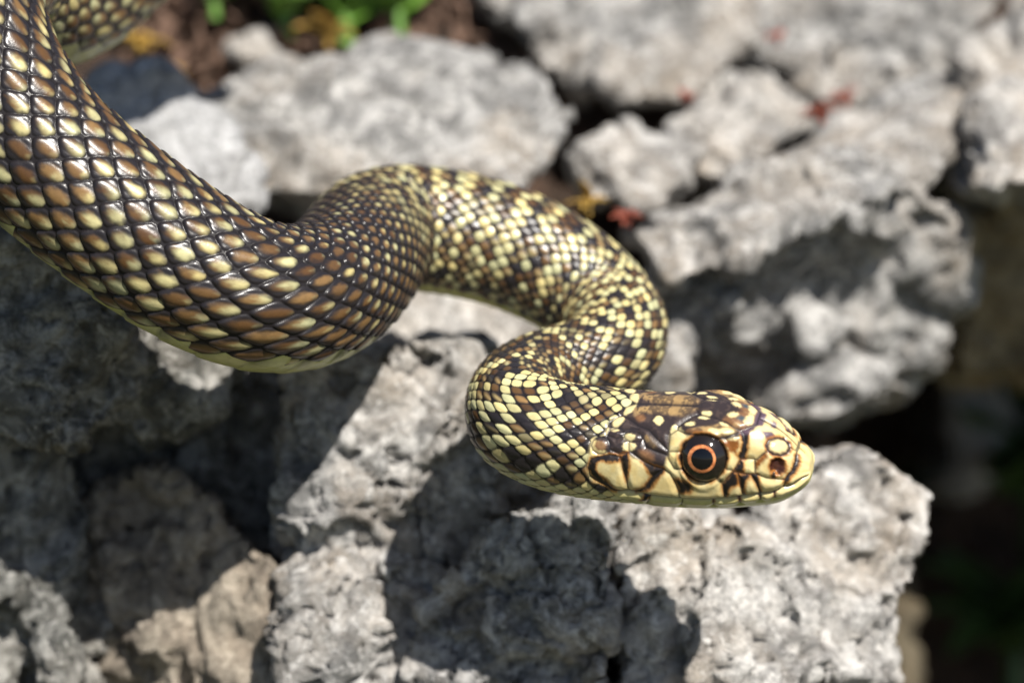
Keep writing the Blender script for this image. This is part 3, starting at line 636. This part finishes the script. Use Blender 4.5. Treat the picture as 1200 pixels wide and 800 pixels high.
PAINT = [
    ('dark', 0.0378, [(6.495,-0.983),(3.526,0),(3.246,0.587),(3.107,0.854),(2.887,1.15),(2.577,1.124),(2.304,1.243),(2.004,1.378),(1.948,1.033),(1.956,0.707),(1.838,0.556),(1.705,0.727),(1.336,0.796),(1.146,0.741),(0.965,0.612),(0.913,0.397),(0.765,0.184),(0.703,-0.122),(0.698,-0.642),(0.853,-0.615)]),
    ('tan', 0.063, [(2.742,-0.254),(2.439,0),(1.905,0),(1.682,0.064),(1.806,0.27),(2.171,0.226),(2.42,0.218),(2.549,0.312)]),
    ('dark', 0.0378, [(2.87,-0.102),(2.552,-0.09),(2.292,0),(2.298,0),(2.548,0.112),(2.747,0.104)]),
    ('tan', 0.0378, [(1.868,0.21),(1.895,0.246),(1.971,0.258),(2.069,0.234),(2.15,0.19),(2.185,0.137),(2.16,0.099),(2.082,0.092),(1.983,0.112),(1.902,0.157)]),
    ('brown', 0.0378, [(2.382,0.356),(2.39,0.406),(2.425,0.437),(2.474,0.439),(2.517,0.411),(2.54,0.364),(2.535,0.313),(2.5,0.281),(2.452,0.277),(2.406,0.309)]),
    ('brown', 0.0504, [(2.157,1.17),(2.195,1.197),(2.264,1.188),(2.336,1.147),(2.387,1.087),(2.394,1.032),(2.356,1.004),(2.286,1.013),(2.212,1.057),(2.162,1.117)]),
    ('tan', 0.0378, [(2.145,0.944),(2.179,0.949),(2.234,0.914),(2.289,0.848),(2.325,0.779),(2.326,0.733),(2.292,0.728),(2.235,0.768),(2.178,0.835),(2.145,0.902)]),
    ('brown', 0.0252, [(2.916,0.968),(2.929,1.028),(2.973,1.068),(3.034,1.076),(3.086,1.04),(3.109,0.981),(3.096,0.916),(3.05,0.874),(2.992,0.872),(2.94,0.906)]),
    ('tan', 0.0252, [(2.93,0.968),(2.939,1.01),(2.972,1.038),(3.013,1.039),(3.05,1.017),(3.067,0.978),(3.058,0.934),(3.026,0.905),(2.984,0.903),(2.947,0.929)]),
    ('tan', 0.0378, [(1.695,0.603),(1.442,0.484),(1.187,0.358),(1.028,0.453),(1.062,0.61),(1.344,0.711),(1.587,0.703)]),
    ('brown', 0.0378, [(1.535,0.628),(1.55,0.66),(1.596,0.684),(1.655,0.687),(1.705,0.671),(1.728,0.642),(1.714,0.61),(1.667,0.587),(1.608,0.583),(1.558,0.599)]),
    ('yellow', 0.0252, [(1.233,0.602),(1.25,0.644),(1.298,0.67),(1.356,0.67),(1.407,0.644),(1.428,0.602),(1.412,0.56),(1.364,0.532),(1.305,0.532),(1.253,0.559)]),
    ('yellow', 0.0252, [(1.07,0.533),(1.082,0.585),(1.127,0.625),(1.187,0.636),(1.237,0.615),(1.26,0.574),(1.247,0.527),(1.202,0.492),(1.142,0.479),(1.092,0.494)]),
    ('yellow', 0.0189, [(1.145,0.436),(1.161,0.457),(1.199,0.459),(1.244,0.439),(1.279,0.409),(1.291,0.377),(1.276,0.356),(1.237,0.355),(1.192,0.375),(1.157,0.405)]),
    ('brown', 0.0378, [(1.27,0.287),(1.132,0.066),(0.838,-0.098),(0.774,0),(0.874,0.306),(1.009,0.423),(1.133,0.389)]),
    ('yellow', 0.0252, [(1.064,0.09),(1.07,0.136),(1.098,0.185),(1.141,0.21),(1.178,0.203),(1.2,0.168),(1.196,0.123),(1.166,0.084),(1.124,0.062),(1.086,0.063)]),
    ('yellow', 0.0252, [(0.836,0),(0.83,0.136),(0.855,0.22),(0.901,0.275),(0.947,0.283),(0.977,0.24),(0.981,0.164),(0.958,0.083),(0.914,0),(0.868,0)]),
    ('tan', 0.0252, [(0.935,0.336),(0.951,0.369),(0.993,0.391),(1.045,0.391),(1.086,0.37),(1.1,0.338),(1.084,0.306),(1.043,0.285),(0.991,0.283),(0.951,0.301)]),
    ('tan', 0.0252, [(0.789,-0.072),(0.806,0),(0.859,0),(0.925,0),(0.978,0),(1.001,0),(0.983,-0.074),(0.93,-0.111),(0.865,-0.127),(0.81,-0.112)]),
    ('blue', 0.0378, [(0.958,0.134),(0.963,0.18),(0.988,0.222),(1.024,0.244),(1.055,0.235),(1.071,0.204),(1.066,0.157),(1.042,0.116),(1.007,0.095),(0.975,0.1)]),
    ('yellow', 0.0151, [(2.105,0.404),(2.11,0.465),(2.139,0.505),(2.184,0.506),(2.227,0.471),(2.251,0.411),(2.246,0.348),(2.218,0.305),(2.172,0.303),(2.129,0.341)]),
    ('yellow', 0.0151, [(1.873,0.617),(1.89,0.68),(1.917,0.71),(1.948,0.696),(1.966,0.644),(1.968,0.575),(1.951,0.511),(1.924,0.479),(1.894,0.492),(1.873,0.547)]),
    ('yellow', 0.0189, [(2.728,0.333),(2.711,0.4),(2.729,0.481),(2.773,0.547),(2.83,0.573),(2.873,0.549),(2.887,0.488),(2.87,0.407),(2.825,0.338),(2.771,0.31)]),
    ('yellow', 0.0189, [(2.61,0),(2.592,0.079),(2.606,0.167),(2.646,0.246),(2.698,0.286),(2.74,0.27),(2.757,0.205),(2.742,0.117),(2.703,0),(2.653,0)]),
    ('yellow', 0.0189, [(2.921,0.603),(2.914,0.649),(2.936,0.707),(2.979,0.752),(3.025,0.775),(3.058,0.76),(3.063,0.716),(3.039,0.659),(2.997,0.612),(2.951,0.589)]),
    ('yellow', 0.0151, [(2.757,0.644),(2.77,0.669),(2.806,0.682),(2.852,0.677),(2.89,0.658),(2.906,0.633),(2.893,0.611),(2.857,0.6),(2.81,0.602),(2.773,0.62)]),
    ('yellow', 0.0189, [(2.481,0.77),(2.493,0.815),(2.537,0.843),(2.595,0.845),(2.645,0.82),(2.667,0.778),(2.654,0.735),(2.611,0.706),(2.554,0.703),(2.504,0.728)]),
    ('yellow', 0.0189, [(2.453,0.956),(2.468,1.01),(2.518,1.044),(2.584,1.049),(2.64,1.019),(2.666,0.968),(2.651,0.912),(2.601,0.875),(2.536,0.873),(2.478,0.902)]),
    ('yellow', 0.0151, [(1.631,0.448),(1.638,0.484),(1.67,0.512),(1.714,0.52),(1.755,0.506),(1.775,0.477),(1.767,0.438),(1.735,0.41),(1.691,0.4),(1.651,0.414)]),
    ('yellow', 0.0151, [(1.433,0.168),(1.443,0.205),(1.481,0.23),(1.529,0.23),(1.57,0.206),(1.589,0.17),(1.58,0.135),(1.542,0.113),(1.494,0.112),(1.452,0.132)]),
    ('yellow', 0.0151, [(1.451,0.288),(1.462,0.312),(1.501,0.327),(1.55,0.327),(1.591,0.313),(1.611,0.287),(1.597,0.266),(1.558,0.253),(1.509,0.253),(1.468,0.266)]),
    ('yellow', 0.0252, [(2.393,-0.249),(2.403,-0.189),(2.45,-0.124),(2.518,-0.079),(2.58,-0.061),(2.61,-0.074),(2.599,-0.116),(2.551,-0.181),(2.487,-0.248),(2.427,-0.279)]),
    ('black', 0.0189, [(1.098,1.064),(1.156,1.314),(1.332,1.461),(1.55,1.474),(1.727,1.351),(1.806,1.117),(1.758,0.858),(1.598,0.676),(1.379,0.652),(1.186,0.807)]),
    ('fringe', 0.0315, [(1.218,0.751),(0.982,0.696),(0.959,0.833),(1.009,0.983),(1.118,0.939)]),
    ('black', 0.0189, [(0.976,0.493),(0.925,0.404),(0.867,0.489),(0.852,0.805),(0.861,1.053),(0.93,1.1),(0.983,1.011),(0.942,0.901),(0.931,0.717)]),
    ('purple', 0.0315, [(0.845,0),(0.774,-0.275),(0.673,-0.518),(0.67,-0.069),(0.704,0.182),(0.805,0.264)]),
    ('purple', 0.0315, [(1.002,0.484),(0.894,0.342),(0.785,0.225),(0.795,0.358),(0.877,0.515),(0.957,0.569)]),
    ('purple', 0.0315, [(0.486,-0.09),(0.488,0),(0.515,0),(0.553,0.093),(0.59,0.095),(0.61,0),(0.605,0),(0.58,-0.06),(0.541,-0.12),(0.506,-0.137)]),
    ('purple', 0.0378, [(0.71,0.346),(0.564,0.225),(0.487,0.273),(0.593,0.568),(0.64,0.437)]),
    ('purple', 0.0315, [(0.425,-0.22),(0.362,-0.365),(0.24,-0.478),(0.179,-0.874),(0.258,-0.365),(0.365,0)]),
    ('fringe', 0.0315, [(0.6,0.796),(0.558,0.9),(0.622,1.045),(0.676,1.205),(0.72,1.284),(0.728,1.079),(0.663,0.945)]),
    ('ring', 0.0227, [(0.278,0.321),(0.306,0.605),(0.389,0.798),(0.495,0.847),(0.582,0.779),(0.616,0.639),(0.583,0.456),(0.5,0.278),(0.399,0.147),(0.315,0.137)]),
    ('yellow', 0.0315, [(0.325,0.385),(0.346,0.566),(0.404,0.703),(0.479,0.748),(0.541,0.707),(0.565,0.605),(0.542,0.477),(0.482,0.351),(0.41,0.264),(0.351,0.265)]),
    ('nostril', 0.0227, [(0.314,1.017),(0.33,1.192),(0.383,1.297),(0.452,1.305),(0.511,1.234),(0.536,1.114),(0.521,0.977),(0.469,0.861),(0.4,0.81),(0.342,0.861)]),
    ('black', 0.0151, [(0.498,1.243),(0.442,1.231),(0.439,1.375),(0.496,1.378)]),
    ('black', 0.0227, [(0.217,0.465),(0.179,0.319),(0.153,0.673),(0.192,1.182),(0.296,1.481),(0.329,1.547),(0.339,1.423),(0.245,1.16),(0.214,0.77)]),
    ('black', 0.0151, [(0.93,1.1),(0.883,1.092),(0.889,1.223),(0.863,1.345),(1.028,1.327)]),
    ('black', 0.0176, [(1.184,1.518),(1.099,1.417),(1.018,1.326),(0.945,1.336),(0.934,1.489),(1.041,1.516),(1.101,1.572),(1.132,1.71),(1.162,1.597)]),
    ('black', 0.0176, [(0.958,1.352),(0.767,1.338),(0.851,1.447),(0.874,1.538),(0.867,1.659),(0.922,1.515)]),
    ('black', 0.0176, [(0.78,1.338),(0.684,1.311),(0.672,1.423),(0.64,1.613),(0.719,1.473)]),
    ('black', 0.0277, [(1.844,1.485),(1.77,1.466),(1.638,1.483),(1.602,1.556),(1.642,1.604),(1.776,1.632),(1.798,1.564)]),
    ('fringe', 0.0252, [(1.736,1.316),(1.614,1.378),(1.326,1.427),(1.196,1.366),(1.303,1.463),(1.494,1.488),(1.662,1.447)]),
    ('black', 0.0227, [(2.346,1.216),(2.133,1.301),(2.005,1.321),(2.004,1.378),(2.093,1.477),(2.212,1.616),(2.426,1.714),(2.449,1.66),(2.288,1.598),(2.183,1.461),(2.261,1.342)]),
    ('black', 0.0151, [(2.392,1.924),(2.299,1.761),(2.222,1.771),(2.286,1.9)]),
    ('black', 0.0252, [(3.162,1.246),(2.997,1.177),(2.861,1.133),(2.684,1.133),(2.677,1.243),(2.839,1.277),(2.992,1.261),(3.06,1.318),(3.07,1.431),(2.999,1.52),(2.874,1.587),(2.691,1.715),(2.746,1.748),(2.959,1.638),(3.096,1.563),(3.196,1.448)]),
    ('black', 0.0252, [(2.683,1.148),(2.582,1.077),(2.529,1.245),(2.536,1.41),(2.575,1.544),(2.632,1.377)]),
    ('rust', 0.0189, [(0.976,1.696),(0.917,1.704),(0.916,1.906),(0.966,1.939)]),
    ('rust', 0.0189, [(0.676,1.653),(0.641,1.657),(0.65,1.848),(0.685,1.837)]),
    ('rust', 0.0189, [(0.476,1.64),(0.444,1.653),(0.451,1.867),(0.484,1.836)]),
    ('rust', 0.0189, [(1.341,1.798),(1.292,1.796),(1.316,1.944),(1.339,1.944)])]
DOMAIN = [(2.692,-0.267),(2.623,0),(2.785,0.106),(2.793,0.276),(2.951,0.449),(2.97,0.72),(3.178,0.843),(3.196,1.132),(3.223,1.436),(3.181,1.57),(2.879,1.692),(2.757,1.881),(2.536,2.049),(2.302,2.244)]
EYE = (1.451, 1.093)
# --- body scales: 19 rows of overlapping rhombs on back and flanks, wide plates on the belly
UB = TOTAL - ts                                         # cm back from the tip
ROWS = np.interp(UB, [0, 3, 6, 8, 13, 14.6, 16.0, 17.2, 18.8, 22, 27], [36, 36, 36, 37, 37, 35, 30, 26, 22.5, 22, 25])
ROWS = smooth1(ROWS, 200)                                # finer scales towards the neck
PV = math.radians(128)
pitch = 2.27 * 2 * PV * smooth1(RAD, 30) / ROWS          # scale length follows the girth
SC = np.concatenate([[0], np.cumsum(np.diff(ts) / ((pitch[1:] + pitch[:-1]) / 2))])
pp = 2 * SC[:, None] * np.ones((1, NA)); qq = phi[None, :] * (ROWS / (2 * PV))[:, None]
wob = 0.10 * vnoise(np.stack([pp.ravel() * 0.5, qq.ravel() * 0.5, np.zeros(NS * NA)], 1), 5).reshape(NS, NA)
wob2 = 0.10 * vnoise(np.stack([pp.ravel() * 0.5, qq.ravel() * 0.5, np.full(NS * NA, 7.5)], 1), 6).reshape(NS, NA)
a_, b_ = (pp + wob + qq + wob2) / 2, (pp + wob - qq - wob2) / 2
ia, ib = np.round(a_), np.round(b_)
da, db = a_ - ia, b_ - ib
dp, dq = da + db, da - db                               # dp > 0 towards the head
cell_p, cell_q = ia + ib, ia - ib
RW = ROWS[:, None]
belly = np.abs(cell_q) > RW / 2 - 0.1
EXP = 3.0 + 1.0 * sstep(15, 17.5, UB)[:, None]
f_ = (np.abs(2 * da) ** EXP + np.abs(2 * db) ** EXP) ** (1 / EXP)
h0 = pitch[:, None]
dome = np.clip(1 - f_ ** 6, 0, 1) ** 0.55
hs = h0 * dome * (0.050 - 0.045 * dp) + h0 * 0.030 * np.clip(1 - (dq * 2.2) ** 2, 0, 1) * dome
# belly plates
vp = (pp * 0.5) % 1.0
hv = h0 * (0.05 * (1 - vp) * sstep(0.0, 0.10, vp))
hs = np.where(belly, hv, hs)
# --- pigment of the body
ci, cj = cell_p.astype(np.int64), cell_q.astype(np.int64)
r1 = hash3(ci, cj, ci * 0, 21); r2 = hash3(ci, cj, ci * 0, 22); r3 = hash3(ci, cj, ci * 0, 23)
cu = np.interp(cell_p / 2, SC, UB)                      # where along the body each scale sits
cphi = np.abs(cell_q) * (2 * PV / RW)
low = vnoise(np.stack([cell_p.ravel() * 0.33, cell_q.ravel() * 0.28, np.zeros(NS * NA)], 1), 31).reshape(NS, NA)
bars = np.sin(cell_p * 2 * math.pi / 3.4 + 1.3 * low)
thick = sstep(13.0, 14.8, cu)                           # 1 on the thick hind coil
mid_ = sstep(5.2, 7.5, cu) * (1 - thick)
neck = 1 - np.maximum(thick, sstep(5.2, 7.5, cu))
score = mid_ * (0.70 * bars + 0.30 * low + 0.9 * (r1 - 0.5) - 0.18) + thick * (1.1 * (r1 - 0.62) + 0.35 * low + 0.20 * bars + 0.15 * sstep(0.9, 2.0, cphi)) + neck * (0.9 * (r1 - 0.80) + 0.30 * low)
for poly in NECK_YELLOW:
    p0 = np.array(poly); cx, cy = p0.mean(0); rx, ry = np.abs(p0 - p0.mean(0)).max(0)
    score = np.where((neck > 0.5) & (((cu - cx) / (rx + 0.02)) ** 2 + ((cphi - cy) / (ry + 0.02)) ** 2 < 1.0), 1.0, score)
score = score + neck * 0.8 * sstep(1.72, 1.98, cphi)
yel = sstep(-0.06, 0.10, score)
def col(*c):
    return np.array(c)
YEL = col(0.55, 0.455, 0.195); PALEY = col(0.45, 0.445, 0.25); TANC = col(0.185, 0.108, 0.042); BRN = col(0.075, 0.036, 0.013); BLK = col(0.010, 0.0085, 0.0095)
def mixc(a, b, m):
    return a * (1 - m[..., None]) + b * m[..., None]
one = np.ones((NS, NA, 1))
yel_c = mixc(one * YEL, one * PALEY, r2) * (0.78 + 0.40 * r3[..., None])
brn_c = mixc(one * BRN, one * TANC, r3 ** 1.3)
lowf = sstep(1.2, 2.0, cphi)                             # lower flank rows: broader, paler scales
dkc = np.exp(-((UB - 15.6) / 1.9) ** 2)[:, None]          # darkest where the coil turns
jag = 0.30 * fbm(np.stack([pp.ravel() * 2.2, qq.ravel() * 3.4, r1.ravel() * 50], 1), 3, 43).reshape(NS, NA)
# hind coil: each scale is black round the rim, bronze towards the tail end, with a cream patch towards the head end
blob = np.sqrt(((dp - 0.14) / (0.84 + 0.12 * lowf)) ** 2 + (dq / (0.47 + 0.16 * r2 + 0.16 * lowf)) ** 2) + jag
core = sstep(1.00 - 0.08 * dkc, 0.34 - 0.06 * dkc, blob)
cream = sstep(-0.15, 0.55, dp * 0.75 - 0.55 * np.abs(dq) + 0.70 * (r1 - 0.50) + 1.1 * jag + 0.22 * np.clip(score, -0.6, 0.6) + 0.10 - 0.14 * dkc)
scale_thick = mixc(one * BLK * 1.4, mixc(brn_c, yel_c * 0.80, cream), core)
# forward: brown or black scales with a tan streak among cream ones
streak = np.clip(1 - np.abs(dq) * 2.0, 0, 1) * sstep(-0.7, 0.2, dp)
dark_front = mixc(mixc(one * BLK * 1.6, brn_c, sstep(0.35, 0.85, r2) * sstep(1.0, 0.5, f_)), mixc(brn_c * 1.5, yel_c * 0.85, r1), streak * sstep(0.40, 0.85, r3) * 0.9)
blob_f = np.sqrt((dp / 0.98) ** 2 + (dq / 0.78) ** 2)
light_front = mixc(mixc(yel_c, brn_c * 1.6, sstep(0.1, -0.9, dp) * sstep(0.55, 0.9, r3) * (1 - neck)), one * BLK, np.maximum(sstep(0.80, 0.97, f_), sstep(0.78, 1.10, blob_f) * (1 - 0.35 * neck)) * (1 - 0.6 * neck * sstep(1.2, 1.8, cphi)))
pig = mixc(mixc(dark_front, light_front, yel), scale_thick, thick)
rim = sstep(0.90, 0.99, f_ + 0.05 * vnoise(np.stack([pp.ravel() * 4, qq.ravel() * 4, np.zeros(NS * NA)], 1), 41).reshape(NS, NA))
pig = mixc(pig, one * BLK, rim * (1.0 - 0.45 * neck * yel * sstep(1.2, 1.8, cphi)))
bel_c = mixc(one * col(0.50, 0.50, 0.17), one * col(0.57, 0.54, 0.25), hash3(np.floor(pp * 0.5).astype(np.int64), ci * 0, ci * 0, 51))
bel_c = mixc(bel_c, one * BLK * 3, sstep(0.90, 0.99, vp) * 0.35 + sstep(0.5, 0.1, vp) * sstep(2.55, 2.2, APHI) * thick * 0.6)
pig = np.where(belly[..., None], bel_c, pig)
# --- head shields, lips, eye, nostril: worked on one flank, mirrored to the other
hr = np.where(UB < 3.6)[0]; R0 = hr[0]
half = np.where(phi >= -1e-9)[0]
hu = UB[R0:][:, None] * np.ones((1, len(half))); hw = np.abs(phi[half])[None, :] * np.ones((NS - R0, 1))
MET = 0.80                                              # radians to cm round the head
gx_, gy_ = hu, hw * MET
def seg_dist(pts, close=False, reach=0.35):
    p = np.array(pts) * np.array([1, MET])
    if close:
        p = np.concatenate([p, p[:1]])
    out = np.full(gx_.shape, 9.0)
    x0, x1 = p[:, 0].min() - reach, p[:, 0].max() + reach; y0, y1 = p[:, 1].min() - reach, p[:, 1].max() + reach
    m = (gx_ > x0) & (gx_ < x1) & (gy_ > y0) & (gy_ < y1)
    x, y = gx_[m], gy_[m]
    best = np.full(x.shape, 9.0); ins = np.zeros(x.shape, bool)
    for k in range(len(p) - 1):
        ax, ay = p[k]; bx, by = p[k + 1]
        L2 = (bx - ax) ** 2 + (by - ay) ** 2 + 1e-12
        tt = np.clip(((x - ax) * (bx - ax) + (y - ay) * (by - ay)) / L2, 0, 1)
        best = np.minimum(best, np.hypot(x - ax - tt * (bx - ax), y - ay - tt * (by - ay)))
        if close and by != ay:
            ins ^= ((ay > y) != (by > y)) & (x < (bx - ax) * (y - ay) / (by - ay) + ax)
    out[m] = np.where(ins, -best, best) if close else best
    return out
dsut = np.full(gx_.shape, 9.0)
for poly in SUTURES:
    dsut = np.minimum(dsut, seg_dist(poly))
dmouth = seg_dist(MOUTH[0])
dom = np.array(DOMAIN)[1:]
o_ = np.argsort(dom[:, 1])
bound = np.interp(hw, dom[o_, 1], dom[o_, 0])
inside = sstep(0.03, -0.03, hu - bound)
dsut = np.minimum(dsut, np.abs(hu - bound) + 0.004)
deye = np.hypot(gx_ - EYE[0], (gy_ - EYE[1] * MET) * 1.0)
HC = {'yellow': (0.59, 0.495, 0.25), 'dark': (0.030, 0.022, 0.022), 'black': (0.009, 0.007, 0.007), 'tan': (0.30, 0.195, 0.085), 'brown': (0.15, 0.075, 0.035), 'blue': (0.045, 0.06, 0.07),
      'purple': (0.085, 0.055, 0.075), 'fringe': (0.17, 0.06, 0.012), 'ring': (0.07, 0.035, 0.03), 'nostril': (0.035, 0.010, 0.006), 'rust': (0.24, 0.10, 0.05)}
hp = np.ones(gx_.shape + (1,)) * col(*HC['yellow'])
pn = np.stack([gx_.ravel() * 9, gy_.ravel() * 9, np.zeros(gx_.size)], 1)
n1 = fbm(pn, 3, 61).reshape(gx_.shape); n2 = fbm(pn * 3.1, 3, 64).reshape(gx_.shape)
hp = mixc(hp, hp * col(1.0, 0.93, 0.80), sstep(-0.3, 0.5, n1))
hp = mixc(hp, np.ones_like(hp) * col(0.44, 0.43, 0.16), sstep(1.62, 2.0, hw))
for key, soft, poly in PAINT:
    d = seg_dist(poly, True) + 0.018 * n2
    if key in ('black', 'nostril', 'ring'):
        hp = mixc(hp, np.ones_like(hp) * col(0.36, 0.135, 0.022), sstep(0.050, 0.0, d) * 0.85)
    amt = sstep(soft, -soft, d)
    if key == 'tan':
        amt = amt * (0.25 + 0.75 * sstep(-0.15, 0.35, n1 + 0.5 * n2))
    hp = mixc(hp, np.ones_like(hp) * col(*HC[key]), amt)
mottle = sstep(0.05, 0.45, n1 + 0.5 * n2)
lum = hp.mean(2)
hp = mixc(hp, hp * 1.7 + col(0.02, 0.012, 0.004), mottle * (lum < 0.12) * 0.5)
hp = mixc(hp, np.ones_like(hp) * BLK * 1.5, np.exp(-(dsut / 0.0125) ** 2) * 0.88)
hp = mixc(hp, np.ones_like(hp) * col(0.06, 0.035, 0.015), np.exp(-(dmouth / 0.012) ** 2) * 0.85)
hd = 0.022 * sstep(0.0, 0.09, np.minimum(dsut, dmouth)) - 0.010 * np.exp(-(dsut / 0.016) ** 2) - 0.030 * np.exp(-(dmouth / 0.020) ** 2)
hd += 0.02 * np.exp(-((dmouth - 0.10) / 0.07) ** 2)
nostril = seg_dist([p for k, s, p in PAINT if k == 'nostril'][0], True)
hd -= 0.085 * sstep(0.015, -0.075, nostril)
# orbit: sunk under the eyeball, with a raised lid rim and a brow over it
hd -= 0.16 * sstep(0.335, 0.29, deye)
hd += 0.022 * np.exp(-((deye - 0.365) / 0.028) ** 2)
brow = np.exp(-((gx_ - EYE[0] + 0.02) / 0.42) ** 4) * np.exp(-((hw - (EYE[1] - 0.46)) / 0.13) ** 2)
hd += 0.060 * brow
loreal = np.exp(-((gx_ - 0.86) / 0.25) ** 2) * np.exp(-((hw - 1.05) / 0.22) ** 2)
hd -= 0.045 * loreal
full_p = np.zeros((NS - R0, NA, 3)); full_h = np.zeros((NS - R0, NA)); full_m = np.zeros((NS - R0, NA))
full_p[:, half] = hp; full_h[:, half] = hd; full_m[:, half] = inside
neg = np.where(phi < -1e-9)[0]
mirror = np.searchsorted(phi[half], np.clip(np.abs(phi[neg]), 0, phi[half][-1]) - 1e-6)
full_p[:, neg] = hp[:, mirror]; full_h[:, neg] = hd[:, mirror]; full_m[:, neg] = inside[:, mirror]
pig[R0:] = mixc(pig[R0:], full_p, full_m)
fade = sstep(0.0, 0.06, UB[R0:])[:, None]
hs[R0:] = (hs[R0:] * (1 - full_m) + full_h * full_m) * fade
pig = np.clip(pig, 0.004, 0.9)
# eyeballs sit on the undented surface
eye_at = []
r_e = int(np.argmin(np.abs(UB - EYE[0])))
for sgn in (1, -1):
    c_e = int(np.argmin(np.abs(phi - sgn * EYE[1])))
    eye_at.append((V[r_e, c_e].copy(), NRM[r_e, c_e].copy(), T[r_e].copy()))
V = V + NRM * hs[..., None]
rim[R0:] = rim[R0:] * (1 - full_m)
faces = np.arange(NS * NA).reshape(NS, NA)
Fq = np.stack([faces[:-1], np.roll(faces[:-1], -1, 1), np.roll(faces[1:], -1, 1), faces[1:]], -1).reshape(-1, 4)
base = np.array([0.0, 0.0, -3.0])
me = mesh_from('snake', V.reshape(-1, 3) - base, Fq)
ca = me.color_attributes.new('pigment', 'FLOAT_COLOR', 'POINT')
ca.data.foreach_set('color', np.concatenate([pig.reshape(-1, 3), rim.reshape(-1, 1)], 1).astype(np.float32).ravel())
sk = NT('snake_skin')
at_ = sk.n('Attribute', attribute_name='pigment')
sv_ = sk.coord(100)
grain = sk.noise(sv_, 9.0, 5, 0.6)
sk.l(sk.mix(sk.ramp(grain, [(0.3, 0.18), (0.6, 0.0)]), at_.outputs['Color'], (0.02, 0.014, 0.012)), sk.b.inputs['Base Color'])
sk.l(sk.ramp(at_.outputs['Alpha'], [(0.0, 0.33), (1.0, 0.55)]), sk.b.inputs['Roughness'])
sk.l(sk.ramp(at_.outputs['Alpha'], [(0.0, 0.33), (1.0, 0.14)]), sk.b.inputs['Specular IOR Level'])
sk.b.inputs['Coat Weight'].default_value = 0.10
sk.b.inputs['Coat Roughness'].default_value = 0.18
sk.bump(sk.noise(sv_, 22.0, 3, 0.6), 0.12, 0.0003)
snake = put('snake', me, sk.m, label='yellow and black snake with a coiled body and a large dark eye', category='snake', origin=base)

# eyes: globe > iris, pupil
def cap_mesh(name, rad, a0, a1, rings=14, n=48, shift=0.0):
    """zone of a sphere about +z between polar angles a0 and a1; shift moves the inner circle sideways"""
    vs = []
    for k in range(rings + 1):
        for j in range(n):
            w = 2 * math.pi * j / n
            a = a0 + (a1 - a0) * k / rings
            s = shift * (1 - k / rings)
            x, y = math.sin(a) * math.cos(w) + s, math.sin(a) * math.sin(w)
            z = math.sqrt(max(0, 1 - x * x - y * y))
            vs.append((x * rad, y * rad, z * rad))
    i = np.arange((rings + 1) * n).reshape(rings + 1, n)
    F = np.stack([i[:-1], i[1:], np.roll(i[1:], -1, 1), np.roll(i[:-1], -1, 1)], -1).reshape(-1, 4)
    return mesh_from(name, np.array(vs), F)
globe_m = NT('eye_globe'); globe_m.b.inputs['Base Color'].default_value = (0.010, 0.007, 0.006, 1); globe_m.b.inputs['Roughness'].default_value = 0.08
globe_m.b.inputs['Coat Weight'].default_value = 0.5
iris_m = NT('iris')
iris_m.l(iris_m.ramp(iris_m.noise(iris_m.coord(100), 14, 4, 0.7), [(0.35, (0.30, 0.09, 0.03)), (0.6, (0.62, 0.24, 0.09))]), iris_m.b.inputs['Base Color'])
iris_m.b.inputs['Roughness'].default_value = 0.12
pupil_m = NT('pupil'); pupil_m.b.inputs['Base Color'].default_value = (0.003, 0.003, 0.004, 1); pupil_m.b.inputs['Roughness'].default_value = 0.06
REYE = 0.42
for p, nrm, tan in eye_at:
    z = Vector(nrm).normalized(); x = Vector(tan); x = (x - z * x.dot(z)).normalized(); y = z.cross(x)
    c = Vector(p) - z * 0.27
    m = Matrix(((x.x, y.x, z.x, 0), (x.y, y.y, z.y, 0), (x.z, y.z, z.z, 0), (0, 0, 0, 1)))
    eye = put('eye', cap_mesh('eye', REYE, 0.0, 1.55, 30, 64), globe_m.m, parent=snake)
    eye.matrix_local = Matrix.Translation((c - Vector(base)) * CM) @ m
    look_ = Matrix.Rotation(-0.05, 4, 'Y')
    ir = put('iris', cap_mesh('iris', REYE + 0.002, 0.385, 0.50, 6, 64, 0.022), iris_m.m, parent=eye)
    ir.matrix_local = look_
    pu = put('pupil', cap_mesh('pupil', REYE + 0.0015, 0.0, 0.42, 10, 48), pupil_m.m, parent=eye)
    pu.matrix_local = look_ @ Matrix.Rotation(0.02, 4, 'Y')
